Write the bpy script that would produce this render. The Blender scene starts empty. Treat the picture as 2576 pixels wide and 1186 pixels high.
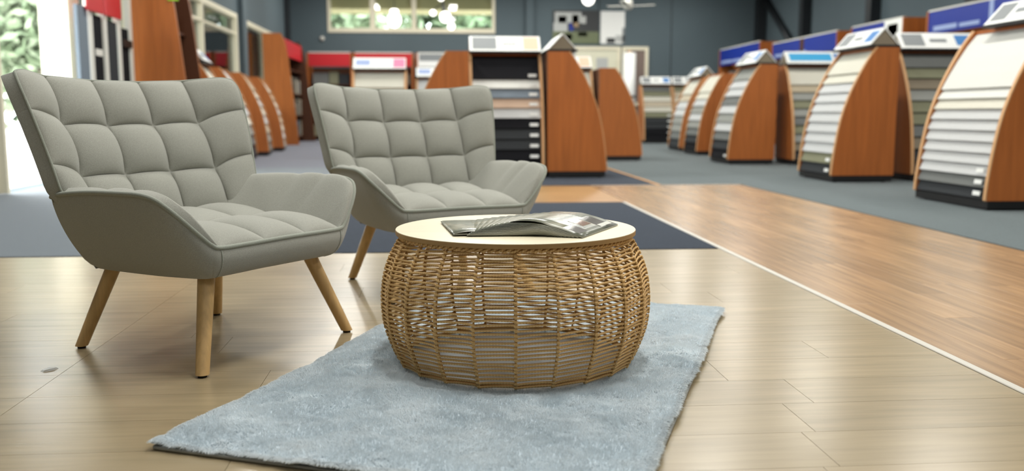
import bpy, bmesh, math, random
import numpy as np
from mathutils import Vector, Matrix
random.seed(7); np.random.seed(7)
SC = bpy.context.scene
COL = SC.collection
R = math.radians

# ------------------------------------------------------------------ camera, sky, exposure
cam = bpy.data.cameras.new('camera'); camo = bpy.data.objects.new('camera', cam); COL.objects.link(camo)
camo.location = (0, 0, 0.70); camo.rotation_euler = (R(90 - 7.63), 0, R(-4.7))
cam.sensor_width = 36; cam.lens = 36 * 2300 / 2576; cam.clip_end = 300
cam.dof.use_dof = True; cam.dof.focus_distance = 2.45; cam.dof.aperture_fstop = 2.3
SC.camera = camo
SC.view_settings.view_transform = 'Standard'; SC.view_settings.look = 'None'
SC.view_settings.exposure = 0.0; SC.view_settings.gamma = 1.0; SC.view_settings.use_curve_mapping = False
W = bpy.data.worlds.new('sky'); SC.world = W; W.use_nodes = True
bg = W.node_tree.nodes['Background']; bg.inputs[0].default_value = (0.93, 0.97, 1.0, 1); bg.inputs[1].default_value = 11.0
SC.cycles.max_bounces = 7; SC.cycles.diffuse_bounces = 3; SC.cycles.glossy_bounces = 3; SC.cycles.transmission_bounces = 3; SC.cycles.caustics_reflective = False; SC.cycles.caustics_refractive = False
LAMP_W = 61.0
CEIL = 4.6

# ------------------------------------------------------------------ helpers
def lin(c):
    return tuple(((v / 255) / 12.92 if v <= 10 else ((v / 255 + .055) / 1.055) ** 2.4) for v in c) + (1,)

def mat(name, rgb, rough=.6, spec=.4, metal=0, emit=None, estr=0, sheen=0):
    m = bpy.data.materials.new(name); m.use_nodes = True
    b = m.node_tree.nodes['Principled BSDF']
    b.inputs['Base Color'].default_value = lin(rgb); b.inputs['Roughness'].default_value = rough
    b.inputs['Specular IOR Level'].default_value = spec; b.inputs['Metallic'].default_value = metal
    if sheen:
        b.inputs['Sheen Weight'].default_value = sheen; b.inputs['Sheen Roughness'].default_value = .5
    if emit:
        b.inputs['Emission Color'].default_value = lin(emit); b.inputs['Emission Strength'].default_value = estr
    return m

def nodes(m):
    nt = m.node_tree
    return nt, nt.nodes['Principled BSDF']

def vary(m, scale=(1, 1, 1), dark=.75, light=1.15, nscale=5, detail=4, bump=0, bscale=None, rnd=.0, coord='Object', rdist=0, coord_dist=0):
    """multiply the base colour by stretched noise, plus per-object brightness and bump"""
    nt, b = nodes(m); N = nt.nodes; L = nt.links
    base = tuple(b.inputs['Base Color'].default_value)
    tc = N.new('ShaderNodeTexCoord'); mp = N.new('ShaderNodeMapping'); mp.inputs['Scale'].default_value = scale
    oi = N.new('ShaderNodeObjectInfo'); mul = N.new('ShaderNodeMath'); mul.operation = 'MULTIPLY'; mul.inputs[1].default_value = 37.0
    L.new(oi.outputs['Random'], mul.inputs[0])
    cmb = N.new('ShaderNodeCombineXYZ')
    for k in range(3): L.new(mul.outputs[0], cmb.inputs[k])
    L.new(cmb.outputs[0], mp.inputs['Location'])
    L.new(tc.outputs[coord], mp.inputs['Vector'])
    nz = N.new('ShaderNodeTexNoise'); nz.inputs['Scale'].default_value = nscale; nz.inputs['Detail'].default_value = detail
    nz.inputs['Distortion'].default_value = coord_dist
    L.new(mp.outputs[0], nz.inputs['Vector'])
    cr = N.new('ShaderNodeValToRGB'); cr.color_ramp.elements[0].position = .3; cr.color_ramp.elements[1].position = .72
    cr.color_ramp.elements[0].color = (dark,) * 3 + (1,); cr.color_ramp.elements[1].color = (light,) * 3 + (1,)
    L.new(nz.outputs['Fac'], cr.inputs[0])
    mx = N.new('ShaderNodeMix'); mx.data_type = 'RGBA'; mx.blend_type = 'MULTIPLY'; mx.inputs[0].default_value = 1
    mx.inputs['A'].default_value = base; L.new(cr.outputs[0], mx.inputs['B'])
    out = mx.outputs['Result']
    if rnd:
        mr = N.new('ShaderNodeMapRange'); mr.inputs['To Min'].default_value = 1 - rnd; mr.inputs['To Max'].default_value = 1 + rnd
        L.new(oi.outputs['Random'], mr.inputs['Value'])
        hs = N.new('ShaderNodeHueSaturation'); L.new(mr.outputs[0], hs.inputs['Value']); L.new(out, hs.inputs['Color']); out = hs.outputs[0]
    L.new(out, b.inputs['Base Color'])
    if bump:
        n2 = N.new('ShaderNodeTexNoise'); n2.inputs['Scale'].default_value = bscale or nscale; n2.inputs['Detail'].default_value = 3
        L.new(mp.outputs[0], n2.inputs['Vector'])
        bp = N.new('ShaderNodeBump'); bp.inputs['Strength'].default_value = bump; bp.inputs['Distance'].default_value = .002
        L.new(n2.outputs['Fac'], bp.inputs['Height']); L.new(bp.outputs[0], b.inputs['Normal'])
    return m

def link(name, me, m=None, parent=None, loc=None, rot=None):
    o = bpy.data.objects.new(name, me); COL.objects.link(o)
    if m is not None and me is not None:
        if not me.materials: me.materials.append(m)
        elif me.materials[0] is not m:
            o.material_slots[0].link = 'OBJECT'; o.material_slots[0].material = m
    if parent is not None: o.parent = parent
    if loc is not None: o.location = loc
    if rot is not None: o.rotation_euler = rot
    return o

def mesh(vs, fs, smooth=False, uvs=None):
    me = bpy.data.meshes.new('shape'); me.from_pydata([tuple(v) for v in vs], [], fs)
    if smooth: me.polygons.foreach_set('use_smooth', [True] * len(me.polygons))
    if uvs is not None:
        ul = me.uv_layers.new(name='UVMap')
        li = np.empty(len(me.loops), dtype=np.int32); me.loops.foreach_get('vertex_index', li)
        ul.data.foreach_set('uv', np.asarray(uvs, dtype=np.float32)[li].ravel())
    me.update(); return me

def bm_mesh(bm, smooth=False):
    me = bpy.data.meshes.new('shape'); bm.to_mesh(me); bm.free()
    if smooth: me.polygons.foreach_set('use_smooth', [True] * len(me.polygons))
    return me

def box_me(x0, x1, y0, y1, z0, z1, bev=0, seg=1):
    bm = bmesh.new()
    bmesh.ops.create_cube(bm, size=1)
    for v in bm.verts:
        v.co = Vector(((x0 + x1) / 2 + v.co.x * (x1 - x0), (y0 + y1) / 2 + v.co.y * (y1 - y0), (z0 + z1) / 2 + v.co.z * (z1 - z0)))
    if bev: bmesh.ops.bevel(bm, geom=list(bm.edges), offset=bev, segments=seg, affect='EDGES', profile=.5)
    return bm_mesh(bm)

def box(name, x0, x1, y0, y1, z0, z1, m, parent=None, bev=0, seg=1):
    """a box whose object origin is its own centre"""
    cx, cy, cz = (x0 + x1) / 2, (y0 + y1) / 2, (z0 + z1) / 2
    return link(name, box_me(x0 - cx, x1 - cx, y0 - cy, y1 - cy, z0 - cz, z1 - cz, bev, seg), m, parent, (cx, cy, cz))

def grid_me(P, smooth=True, closed_u=False, uvs=None):
    """P: array (nu, nv, 3)"""
    nu, nv = P.shape[:2]; f = []
    for i in range(nu if closed_u else nu - 1):
        a = i * nv; b = ((i + 1) % nu) * nv
        for j in range(nv - 1): f.append((a + j, b + j, b + j + 1, a + j + 1))
    return mesh(P.reshape(-1, 3), f, smooth, uvs)

def tube_me(pts, rad, n=8, closed=False, cap=True, uvlen=1.0):
    pts = np.asarray(pts, float); k = len(pts)
    rad = np.full(k, rad) if np.isscalar(rad) else np.asarray(rad, float)
    if closed: t = np.roll(pts, -1, 0) - np.roll(pts, 1, 0)
    else: t = np.gradient(pts, axis=0)
    t /= np.linalg.norm(t, axis=1)[:, None] + 1e-12
    ref = np.array([0, 0, 1.0]) if abs(t[0][2]) < .9 else np.array([1.0, 0, 0])
    nrm = []; cur = np.cross(t[0], ref); cur /= np.linalg.norm(cur)
    for i in range(k):
        cur = cur - t[i] * cur.dot(t[i]); cur /= np.linalg.norm(cur) + 1e-12; nrm.append(cur.copy())
    nrm = np.array(nrm); bi = np.cross(t, nrm)
    a = np.linspace(0, 2 * math.pi, n, endpoint=False)
    V = pts[:, None] + rad[:, None, None] * (np.cos(a)[None, :, None] * nrm[:, None] + np.sin(a)[None, :, None] * bi[:, None])
    s = np.concatenate([[0], np.cumsum(np.linalg.norm(np.diff(pts, axis=0), axis=1))])
    uv = np.stack([np.repeat(s / uvlen, n), np.tile(a / (2 * math.pi), k)], 1)
    f = []
    for i in range(k if closed else k - 1):
        p = i * n; q = ((i + 1) % k) * n
        for j in range(n): f.append((p + j, p + (j + 1) % n, q + (j + 1) % n, q + j))
    if cap and not closed:
        f.append(tuple(range(n))[::-1]); f.append(tuple((k - 1) * n + j for j in range(n)))
    return mesh(V.reshape(-1, 3), f, True, uv)

def join_me(mes):
    V = []; Fc = []; U = []; off = 0
    for me in mes:
        n = len(me.vertices); c = np.empty(n * 3); me.vertices.foreach_get('co', c); V.append(c.reshape(-1, 3))
        Fc += [tuple(v + off for v in p.vertices) for p in me.polygons]; off += n
        if me.uv_layers:
            li = np.empty(len(me.loops), dtype=np.int32); me.loops.foreach_get('vertex_index', li)
            uu = np.empty(len(me.loops) * 2); me.uv_layers[0].data.foreach_get('uv', uu)
            z = np.zeros((n, 2)); z[li] = uu.reshape(-1, 2); U.append(z)
        else: U.append(np.zeros((n, 2)))
    return mesh(np.concatenate(V), Fc, True, np.concatenate(U))

def catmull(ctrl, n, closed=False):
    c = np.asarray(ctrl, float)
    k = len(c); out = []
    segs = k if closed else k - 1
    for u in np.linspace(0, segs, n, endpoint=not closed):
        i = min(int(u), segs - 1); t = u - i
        if closed: p0, p1, p2, p3 = c[(i - 1) % k], c[i % k], c[(i + 1) % k], c[(i + 2) % k]
        else: p0, p1, p2, p3 = c[max(i - 1, 0)], c[i], c[i + 1], c[min(i + 2, k - 1)]
        out.append(.5 * (2 * p1 + (p2 - p0) * t + (2 * p0 - 5 * p1 + 4 * p2 - p3) * t * t + (3 * p1 - p0 - 3 * p2 + p3) * t ** 3))
    return np.array(out)

def prism_me(poly, y0, y1, bev=0):
    """poly in (x,z), extruded along y"""
    n = len(poly)
    vs = [(x, y0, z) for x, z in poly] + [(x, y1, z) for x, z in poly]
    fs = [tuple(range(n)), tuple(range(2 * n - 1, n - 1, -1))] + [(i, i + n, (i + 1) % n + n, (i + 1) % n) for i in range(n)]
    me = mesh(vs, fs)
    bm = bmesh.new(); bm.from_mesh(me); bmesh.ops.recalc_face_normals(bm, faces=bm.faces); bm.to_mesh(me); bm.free()
    return me

def tag(o, label, cat=None, group=None, kind=None):
    if label: o['label'] = label
    if cat: o['category'] = cat
    if group: o['group'] = group
    if kind: o['kind'] = kind
    return o

def empty(name, loc=(0, 0, 0), rz=0):
    o = bpy.data.objects.new(name, None); COL.objects.link(o); o.location = loc; o.rotation_euler = (0, 0, rz)
    o.empty_display_size = .1
    return o

def struct(o, label=None):
    o['kind'] = 'structure'
    if label: o['label'] = label
    return o

def copy_tree(o, parent=None):
    c = o.copy(); COL.objects.link(c); c.parent = parent
    for ch in list(o.children): copy_tree(ch, c)
    return c

# ------------------------------------------------------------------ materials
M = {}
M['wall'] = vary(mat('slate_paint', (86, 99, 105), .7, .3), nscale=.6, dark=.93, light=1.05)
M['steel'] = mat('dark_steel', (34, 38, 42), .5)
M['ceil'] = mat('ceiling_paint', (70, 74, 78), .8)
M['cream'] = mat('cream_frame', (226, 219, 196), .5)
M['vinyl'] = vary(mat('pale_oak_vinyl', (158, 142, 112), .26, .5), (1.0, 12, 12), .86, 1.07, 3.0, 7, bump=.10, bscale=9, rnd=.05)
M['timber'] = vary(mat('spotted_timber', (160, 128, 92), .27, .5), (16, .8, 16), .72, 1.2, 2.6, 6, rnd=.16)
M['timberx'] = vary(mat('golden_timber', (176, 138, 92), .3, .5), (1.0, 16, 16), .72, 1.2, 2.6, 6, rnd=.14)
M['greycarpet'] = vary(mat('grey_carpet', (88, 98, 100), .95, .1, sheen=.15), nscale=90, dark=.8, light=1.15, bump=.5, bscale=220)
M['navy'] = vary(mat('navy_carpet', (42, 51, 64), .95, .1, sheen=.1), nscale=60, dark=.72, light=1.2, bump=.5, bscale=220)
M['navysheen'] = vary(mat('navy_sheen_loop', (84, 97, 108), .9, .2, sheen=.4), nscale=60, dark=.85, light=1.12, bump=.4, bscale=220)  # navy carpet with its grazing sheen painted in as lighter blue-grey
M['alu'] = mat('pale_strip', (196, 192, 182), .4, .5)
M['slab'] = mat('concrete_slab', (120, 118, 112), .9)
M['fabric'] = vary(mat('sage_grey_fabric', (162, 162, 153), .95, .15, sheen=.25), nscale=420, dark=.86, light=1.1, detail=2, bump=.35, bscale=700)
M['fabric2'] = vary(mat('sage_grey_piping', (154, 158, 147), .95, .15, sheen=.25), nscale=420, dark=.86, light=1.1, detail=2, bump=.35, bscale=700)
M['lining'] = mat('dust_cover', (150, 142, 132), .95, .1)
M['legwood'] = vary(mat('beech_leg', (206, 170, 116), .42, .4), (14, 14, 1), .84, 1.08, 6, 4)
M['rubber'] = mat('black_rubber', (28, 27, 26), .7)
M['rug'] = vary(mat('blue_grey_fur', (212, 224, 232), .9, .1, sheen=.5), nscale=5, dark=.94, light=1.03, detail=4)
M['rugback'] = mat('rug_backing', (150, 150, 144), .95, .1)
M['top'] = vary(mat('birch_top', (226, 216, 188), .38, .4), (1, 10, 10), .96, 1.03, 3, 4)
M['edge'] = vary(mat('birch_edge', (176, 140, 92), .5, .3), (3, 3, 30), .9, 1.06, 5, 4)
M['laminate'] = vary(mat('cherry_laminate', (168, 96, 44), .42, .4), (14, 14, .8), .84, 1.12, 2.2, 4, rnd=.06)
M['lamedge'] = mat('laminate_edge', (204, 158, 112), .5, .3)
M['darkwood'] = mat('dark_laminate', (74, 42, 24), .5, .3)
M['black'] = mat('black_base', (22, 22, 23), .5)
M['white'] = mat('white_card', (232, 233, 230), .45, .4)
M['blue'] = mat('royal_blue_sign', (16, 44, 140), .4, .4)
M['ltblue'] = mat('sky_blue_sign', (58, 158, 208), .4, .4)
M['red'] = mat('red_sign', (186, 34, 42), .42, .4)
M['pink'] = mat('pink_card', (226, 132, 164), .5, .3)
M['peach'] = mat('peach_card', (232, 186, 160), .5, .3)
M['lime'] = mat('lime_tag', (146, 196, 52), .5, .3)
M['signgrey'] = mat('sign_photo', (128, 132, 134), .5, .3)
M['textwhite'] = mat('sign_lettering', (150, 166, 206), .5, .3)
M['printblue'] = mat('sign_print_blue', (66, 122, 182), .5, .3)
M['globe'] = mat('lit_globe', (255, 255, 250), .4, .3, emit=(255, 252, 244), estr=2.6)
M['tube'] = mat('lit_tube', (255, 255, 250), .4, .3, emit=(255, 250, 240), estr=4)
M['fan'] = mat('fan_white', (214, 212, 204), .5, .3)
def sampmat(name, rgb): return vary(mat(name, rgb, .95, .1), nscale=160, dark=.93, light=1.05, bump=.3, bscale=200)
S = {k: sampmat('carpet_' + k, v) for k, v in dict(
    black=(30, 30, 33), char=(58, 60, 62), grey=(112, 114, 112), mid=(146, 147, 142), light=(194, 195, 195), white=(212, 212, 207),
    cream=(206, 203, 190), beige=(176, 164, 142), sand=(188, 176, 156), blush=(190, 164, 144), blue=(116, 126, 136), olive=(128, 128, 106), taupe=(130, 120, 104)).items()}

def glass():
    m = bpy.data.materials.new('window_glass'); m.use_nodes = True; nt = m.node_tree; N = nt.nodes; L = nt.links
    N.remove(N['Principled BSDF'])
    tr = N.new('ShaderNodeBsdfTransparent'); tr.inputs[0].default_value = (.9, .95, .92, 1)
    gl = N.new('ShaderNodeBsdfGlossy'); gl.inputs['Roughness'].default_value = .03
    fr = N.new('ShaderNodeFresnel'); fr.inputs[0].default_value = 1.5
    mx = N.new('ShaderNodeMixShader'); L.new(fr.outputs[0], mx.inputs[0]); L.new(tr.outputs[0], mx.inputs[1]); L.new(gl.outputs[0], mx.inputs[2])
    L.new(mx.outputs[0], N['Material Output'].inputs[0]); return m
M['glass'] = glass()

def cordmat():
    m = mat('paper_cord', (214, 172, 112), .7, .3); nt, b = nodes(m); N = nt.nodes; L = nt.links
    uv = N.new('ShaderNodeUVMap'); mp = N.new('ShaderNodeMapping'); mp.inputs['Scale'].default_value = (1, 1, 1)
    L.new(uv.outputs[0], mp.inputs[0])
    wv = N.new('ShaderNodeTexWave'); wv.wave_type = 'BANDS'; wv.bands_direction = 'DIAGONAL'; wv.inputs['Scale'].default_value = 1.0
    wv.inputs['Distortion'].default_value = .6
    L.new(mp.outputs[0], wv.inputs[0])
    cr = N.new('ShaderNodeValToRGB'); cr.color_ramp.elements[0].color = lin((212, 168, 106)); cr.color_ramp.elements[1].color = lin((236, 198, 138))
    L.new(wv.outputs['Fac'], cr.inputs[0])
    nz = N.new('ShaderNodeTexNoise'); nz.inputs['Scale'].default_value = 14
    tc = N.new('ShaderNodeTexCoord'); L.new(tc.outputs['Object'], nz.inputs[0])
    c2 = N.new('ShaderNodeValToRGB'); c2.color_ramp.elements[0].color = (.8, .8, .8, 1); c2.color_ramp.elements[1].color = (1.12, 1.12, 1.12, 1)
    L.new(nz.outputs['Fac'], c2.inputs[0])
    mx = N.new('ShaderNodeMix'); mx.data_type = 'RGBA'; mx.blend_type = 'MULTIPLY'; mx.inputs[0].default_value = 1
    L.new(cr.outputs[0], mx.inputs['A']); L.new(c2.outputs[0], mx.inputs['B']); L.new(mx.outputs['Result'], b.inputs['Base Color'])
    bp = N.new('ShaderNodeBump'); bp.inputs['Strength'].default_value = .5; bp.inputs['Distance'].default_value = .001
    L.new(wv.outputs['Fac'], bp.inputs['Height']); L.new(bp.outputs[0], b.inputs['Normal'])
    return m
M['cord'] = cordmat()

def covermat():
    m = mat('brochure_cover', (92, 94, 80), .26, .5); nt, b = nodes(m); N = nt.nodes; L = nt.links
    tc = N.new('ShaderNodeTexCoord'); vo = N.new('ShaderNodeTexNoise'); vo.inputs['Scale'].default_value = 14; vo.inputs['Detail'].default_value = 2
    mp = N.new('ShaderNodeMapping'); mp.inputs['Scale'].default_value = (1, .5, 1); oi = N.new('ShaderNodeObjectInfo')
    L.new(tc.outputs['Object'], mp.inputs[0]); L.new(mp.outputs[0], vo.inputs[0])
    cr = N.new('ShaderNodeValToRGB'); e = cr.color_ramp.elements
    e[0].position = .32; e[0].color = lin((84, 87, 74)); e[1].position = .75; e[1].color = lin((176, 176, 160))
    x = e.new(.5); x.color = lin((118, 121, 104)); x = e.new(.6); x.color = lin((146, 143, 124))
    L.new(vo.outputs['Fac'], cr.inputs[0]); L.new(cr.outputs[0], b.inputs['Base Color']); return m
M['cover'] = covermat()
M['pages'] = mat('brochure_pages', (196, 196, 186), .5, .3)
M['brown'] = mat('print_brown', (120, 84, 58), .16, .6)
M['printdark'] = mat('print_dark', (70, 64, 54), .16, .6)

def furmat():
    m = bpy.data.materials.new('blue_grey_fibre'); m.use_nodes = True; nt = m.node_tree; N = nt.nodes; L = nt.links; N.remove(N['Principled BSDF'])
    tc = N.new('ShaderNodeTexCoord'); nz = N.new('ShaderNodeTexNoise'); nz.inputs['Scale'].default_value = 5; nz.inputs['Detail'].default_value = 3; L.new(tc.outputs['Object'], nz.inputs[0])
    cr = N.new('ShaderNodeValToRGB'); cr.color_ramp.elements[0].position = .3; cr.color_ramp.elements[1].position = .7
    cr.color_ramp.elements[0].color = lin((218, 227, 232)); cr.color_ramp.elements[1].color = lin((234, 240, 243)); L.new(nz.outputs['Fac'], cr.inputs[0])
    df = N.new('ShaderNodeBsdfDiffuse'); tl = N.new('ShaderNodeBsdfTranslucent'); L.new(cr.outputs[0], df.inputs[0]); L.new(cr.outputs[0], tl.inputs[0])
    mx = N.new('ShaderNodeMixShader'); mx.inputs[0].default_value = .42; L.new(df.outputs[0], mx.inputs[1]); L.new(tl.outputs[0], mx.inputs[2])
    L.new(mx.outputs[0], N['Material Output'].inputs[0]); return m
M['fur'] = furmat()

# ------------------------------------------------------------------ room shell
XL, XR, YF, YB = -3.8, 9.0, 25.0, -5.0
fl = struct(box('floor', XL, XR, YB, YF, -.12, -.012, M['slab']), 'shop floor of vinyl planks, timber planks and carpet')
def fpart(name, x0, x1, y0, y1, z0, z1, m, bev=0): 
    o = box(name, x0, x1, y0, y1, z0, z1, m, None, bev)
    o.parent = fl; o.matrix_parent_inverse = Matrix.Translation(-fl.location)
    return o
# pale vinyl planks (rows along X)
SEAM = -1.02
fixed = {8: .76, 7: .91, 6: .83, 9: 1.12}
y0 = .70; PW = .198; k = 0; y = y0
while y < 4.60:
    y1 = min(y + PW, 4.60)
    cuts = [SEAM]
    j = fixed.get(k, random.uniform(-.5, .6))
    if j > .35: cuts.append(j - 1.22)
    cuts += [j]
    if j + 1.22 < 1.40: cuts.append(j + 1.22)
    cuts = [c for c in cuts if c >= SEAM - 1e-6] + [1.460]
    l = SEAM - random.uniform(.35, 1.2)
    left = [SEAM]
    while l > XL + .05: left.append(l); l -= 1.22
    left.append(XL + .02)
    allc = sorted(set(round(c, 4) for c in cuts + left))
    for a, b_ in zip(allc[:-1], allc[1:]):
        fpart('vinyl_plank', a + .0006, b_ - .0006, y + .0005, y1 - .0005, -.012, 0, M['vinyl'])
    y += PW; k += 1
# timber planks (rows along Y) right of the strip
nx = 12; pw = (2.985 - 1.489) / nx
for i in range(nx):
    x0 = 1.489 + i * pw; y = .7; y1 = y + random.uniform(.5, 1.9)
    while y < 8.80:
        y1 = min(y1, 8.80)
        fpart('timber_plank', x0 + .0005, x0 + pw - .0005, y + .0005, y1 - .0005, -.012, 0, M['timber'], .0007)
        y = y1; y1 = y + random.uniform(1.1, 2.0)
ny = 13; pw = (8.80 - 7.12) / ny
for i in range(ny):
    yy = 7.12 + i * pw; x = 1.494; x1 = x - random.uniform(.5, 1.8)
    while x > -.94:
        x1 = max(x1, -.95)
        fpart('timber_plank', x1 + .0005, x - .0005, yy + .0005, yy + pw - .0005, -.012, 0, M['timberx'], .0007)
        x = x1; x1 = x - random.uniform(1.1, 1.9)
# carpets
fpart('navy_carpet', -.95, 1.455, 4.605, 7.115, -.012, .003, M['navy'])
fpart('sheen_navy_carpet', XL + .02, -.955, 4.605, 12.0, -.012, .003, M['navysheen'])  # lighter colour stands in for sheen on the same navy carpet
fpart('navy_carpet', -.95, 2.15, 8.81, 12.0, -.012, .003, M['navy'])
fpart('grey_carpet', 2.19, 2.99, 8.81, 12.0, -.012, .003, M['greycarpet'])
fpart('grey_carpet', 2.995, XR - .02, -4.9, 12.0, -.012, .003, M['greycarpet'])
M['navysheenfar'] = vary(mat('sheen_navy_carpet', (104, 108, 122), .95, .1, sheen=.3), nscale=60, dark=.8, light=1.15)  # navy carpet again, far left, grazing sheen put into the colour
fpart('sheen_navy_carpet', XL + .02, .6, 12.005, YF - .02, -.012, .003, M['navysheenfar'])
fpart('grey_carpet', .605, XR - .02, 12.005, YF - .02, -.012, .003, M['greycarpet'])
struct(box('trim_1', 1.461, 1.487, .7, 7.115, -.012, .004, M['alu'], None, .002), 'pale joining strip between oak vinyl and timber floor')
struct(box('trim_2', 2.152, 2.188, 8.81, 12.0, -.012, .006, mat('honey_strip', (196, 138, 62), .4), None, .002), 'honey timber strip between navy and grey carpet')
struct(box('trim_3', 1.494, 2.99, 8.80, 8.81, -.012, .003, M['alu']), 'thin joining strip at the end of the timber floor')

ceil = struct(box('ceiling', XL - .2, XR + .2, YB - .2, YF + .2, CEIL, CEIL + .15, M['ceil']))
struct(box('wall_front', XL - .2, XR + .2, YB - .2, YB, -.12, CEIL, M['wall']))
wr = struct(box('wall_right', XR, XR + .2, YB, YF, -.12, CEIL, M['wall']))

def wall_open(name, axis, c0, c1, a0, a1, z1, holes, m):
    """wall slab with rectangular holes; axis 'x' = wall lies at x=c0..c1 and runs along y"""
    ys = sorted({a0, a1, *[h[0] for h in holes], *[h[1] for h in holes]}); zs = sorted({-.12, z1, *[h[2] for h in holes], *[h[3] for h in holes]})
    mes = []
    for p, q in zip(ys[:-1], ys[1:]):
        run = None
        for r, s in zip(zs[:-1], zs[1:]):
            inh = any(h[0] <= p and q <= h[1] and h[2] <= r and s <= h[3] for h in holes)
            if inh: continue
            if axis == 'x': mes.append(box_me(c0, c1, p, q, r, s))
            else: mes.append(box_me(p, q, c0, c1, r, s))
    me = join_me(mes); me.polygons.foreach_set('use_smooth', [False] * len(me.polygons))
    return struct(link(name, me, m))
# left wall: shop front (door + panes), two side windows
LH = [(8.1, 10.05, -.0, 3.75), (10.2, 12.0, -.0, 3.75), (12.9, 18.25, .75, 2.58), (19.0, 23.2, .75, 2.55)]
wall_open('wall_left', 'x', XL - .2, XL, YB, YF, CEIL, LH, M['wall'])
FH = [(-2.83, 1.60, 2.82, 4.2)]
wall_open('wall_back', 'y', YF, YF + .2, XL - .2, XR + .2, CEIL, FH, M['wall'])

def win_left(n, ya, yb, za, zb, mull, label, rail=None):
    w = struct(empty(f'window_{n}', (XL - .1, (ya + yb) / 2, za)), label)
    def fr(y0, y1, z0, z1, nm='frame'):
        o = box(nm, XL - .14, XL + .03, y0, y1, z0, z1, M['cream'], None, .004); o.parent = w; o.matrix_parent_inverse = Matrix.Translation(-w.location)
    fr(ya, ya + .09, za, zb); fr(yb - .09, yb, za, zb); fr(ya + .09, yb - .09, zb - .09, zb); fr(ya + .09, yb - .09, za, za + .09)
    ys = [ya + .09]
    for m_ in mull: fr(m_ - .03, m_ + .03, za + .09, zb - .09, 'mullion'); ys += [m_ - .03, m_ + .03]
    ys.append(yb - .09)
    if rail: fr(ya + .09, yb - .09, rail - .02, rail + .02, 'rail')
    for p, q in zip(ys[::2], ys[1::2]):
        o = box('pane', XL - .065, XL - .055, p, q, za + .09, zb - .09, M['glass']); o.parent = w; o.matrix_parent_inverse = Matrix.Translation(-w.location)
win_left(1, 10.2, 12.0, 0, 3.75, [11.1], 'tall cream framed window behind the flooring sample rack')
win_left(2, 12.9, 18.25, .75, 2.58, [15.6], 'wide dark side window with cream frame', 2.2)
win_left(3, 19.0, 23.2, .75, 2.55, [21.2], 'narrow dark side window beside tall cherry bay')
# open entrance with one leaf ajar
d = struct(empty('door_1', (XL, 8.1, 0)), 'open cream framed glass entrance door')
def dpart(nm, x0, x1, y0, y1, z0, z1, m):
    o = box(nm, x0, x1, y0, y1, z0, z1, m, None, .003); o.parent = d; o.matrix_parent_inverse = Matrix.Translation(-d.location); return o
dpart('jamb', XL - .14, XL + .03, 8.1, 8.17, 0, 3.75, M['cream']); dpart('jamb', XL - .2, XL + .03, 9.98, 10.05, 0, 3.75, M['cream'])
dpart('head', XL - .14, XL + .03, 8.17, 9.98, 3.66, 3.75, M['cream']); dpart('transom', XL - .14, XL + .03, 8.17, 9.98, 2.36, 2.42, M['cream']); dpart('transom_pane', XL - .065, XL - .055, 8.17, 9.98, 2.42, 3.66, M['glass'])
dpart('door_stile', XL + .03, XL + .12, 8.18, 8.23, .01, 2.3, M['cream']); dpart('door_stile', XL - .87, XL - .78, 8.18, 8.23, .01, 2.3, M['cream'])
dpart('door_rail', XL - .78, XL + .03, 8.18, 8.23, .01, .16, M['cream']); dpart('door_rail', XL - .78, XL + .03, 8.18, 8.23, 2.2, 2.3, M['cream'])
dpart('door_pane', XL - .78, XL + .03, 8.20, 8.21, .16, 2.2, M['glass'])
struct(box('trim_4', XL - .0, XL + .03, 10.06, 10.2, 0, 3.75, M['cream'], None, .004), 'broad cream post beside the entrance')
# high window in the back wall
w = struct(empty('window_4', (-.6, YF, 2.82)), 'high cream framed window in the slate back wall')
def wpart(nm, x0, x1, y0, y1, z0, z1, m):
    o = box(nm, x0, x1, y0, y1, z0, z1, m, None, 0); o.parent = w; o.matrix_parent_inverse = Matrix.Translation(-w.location)
for (a, b_, z0, z1) in ((-2.83, -2.75, 2.82, 4.2), (1.52, 1.60, 2.82, 4.2), (-2.75, 1.52, 2.82, 2.94), (-2.75, 1.52, 4.1, 4.2)): wpart('frame', a, b_, YF - .03, YF + .12, z0, z1, M['cream'])
wpart('mullion', -1.72, -1.58, YF, YF + .1, 2.94, 4.1, M['cream']); wpart('mullion', -.62, -.50, YF, YF + .1, 2.94, 4.1, M['cream'])
for a, b_ in ((-2.75, -1.72), (-1.58, -.62), (-.50, 1.52)): wpart('pane', a, b_, YF + .04, YF + .05, 2.94, 4.1, M['glass'])
# wall joints and steel columns
for i, y in enumerate((21.9, 18.4, 14.8, 11.2)):
    struct(box(f'trim_{10 + i}', XR - .22, XR, y - .12, y + .12, 0, CEIL, M['steel']), 'dark steel column against the right wall')
struct(box('trim_15', 8.72, 8.97, YF - .25, YF, 0, CEIL, M['steel']), 'dark steel column in the back corner')
struct(box('trim_16', 2.42, 2.62, YF - .12, YF, 0, CEIL, M['wall']), 'slate column on the back wall')
struct(box('trim_17', XL, XL + .12, 24.0, 24.25, 0, CEIL, M['steel']), 'dark steel column in the left corner')
struct(box('trim_19', XL, XL + .10, 18.45, 18.8, 0, CEIL, M['wall']), 'slate pier between the two side windows')
br = tube_me([(8.9, 24.7, 3.75), (8.9, 22.2, 2.1)], .09, 8)
struct(link('trim_18', br, M['steel']), 'diagonal steel brace on the right wall')
for i, x in enumerate((4.4, 6.4)): struct(box(f'trim_{20 + i}', x, x + .02, YF - .012, YF, 0, CEIL, M['steel']), 'thin joint in the back wall cladding')

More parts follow.
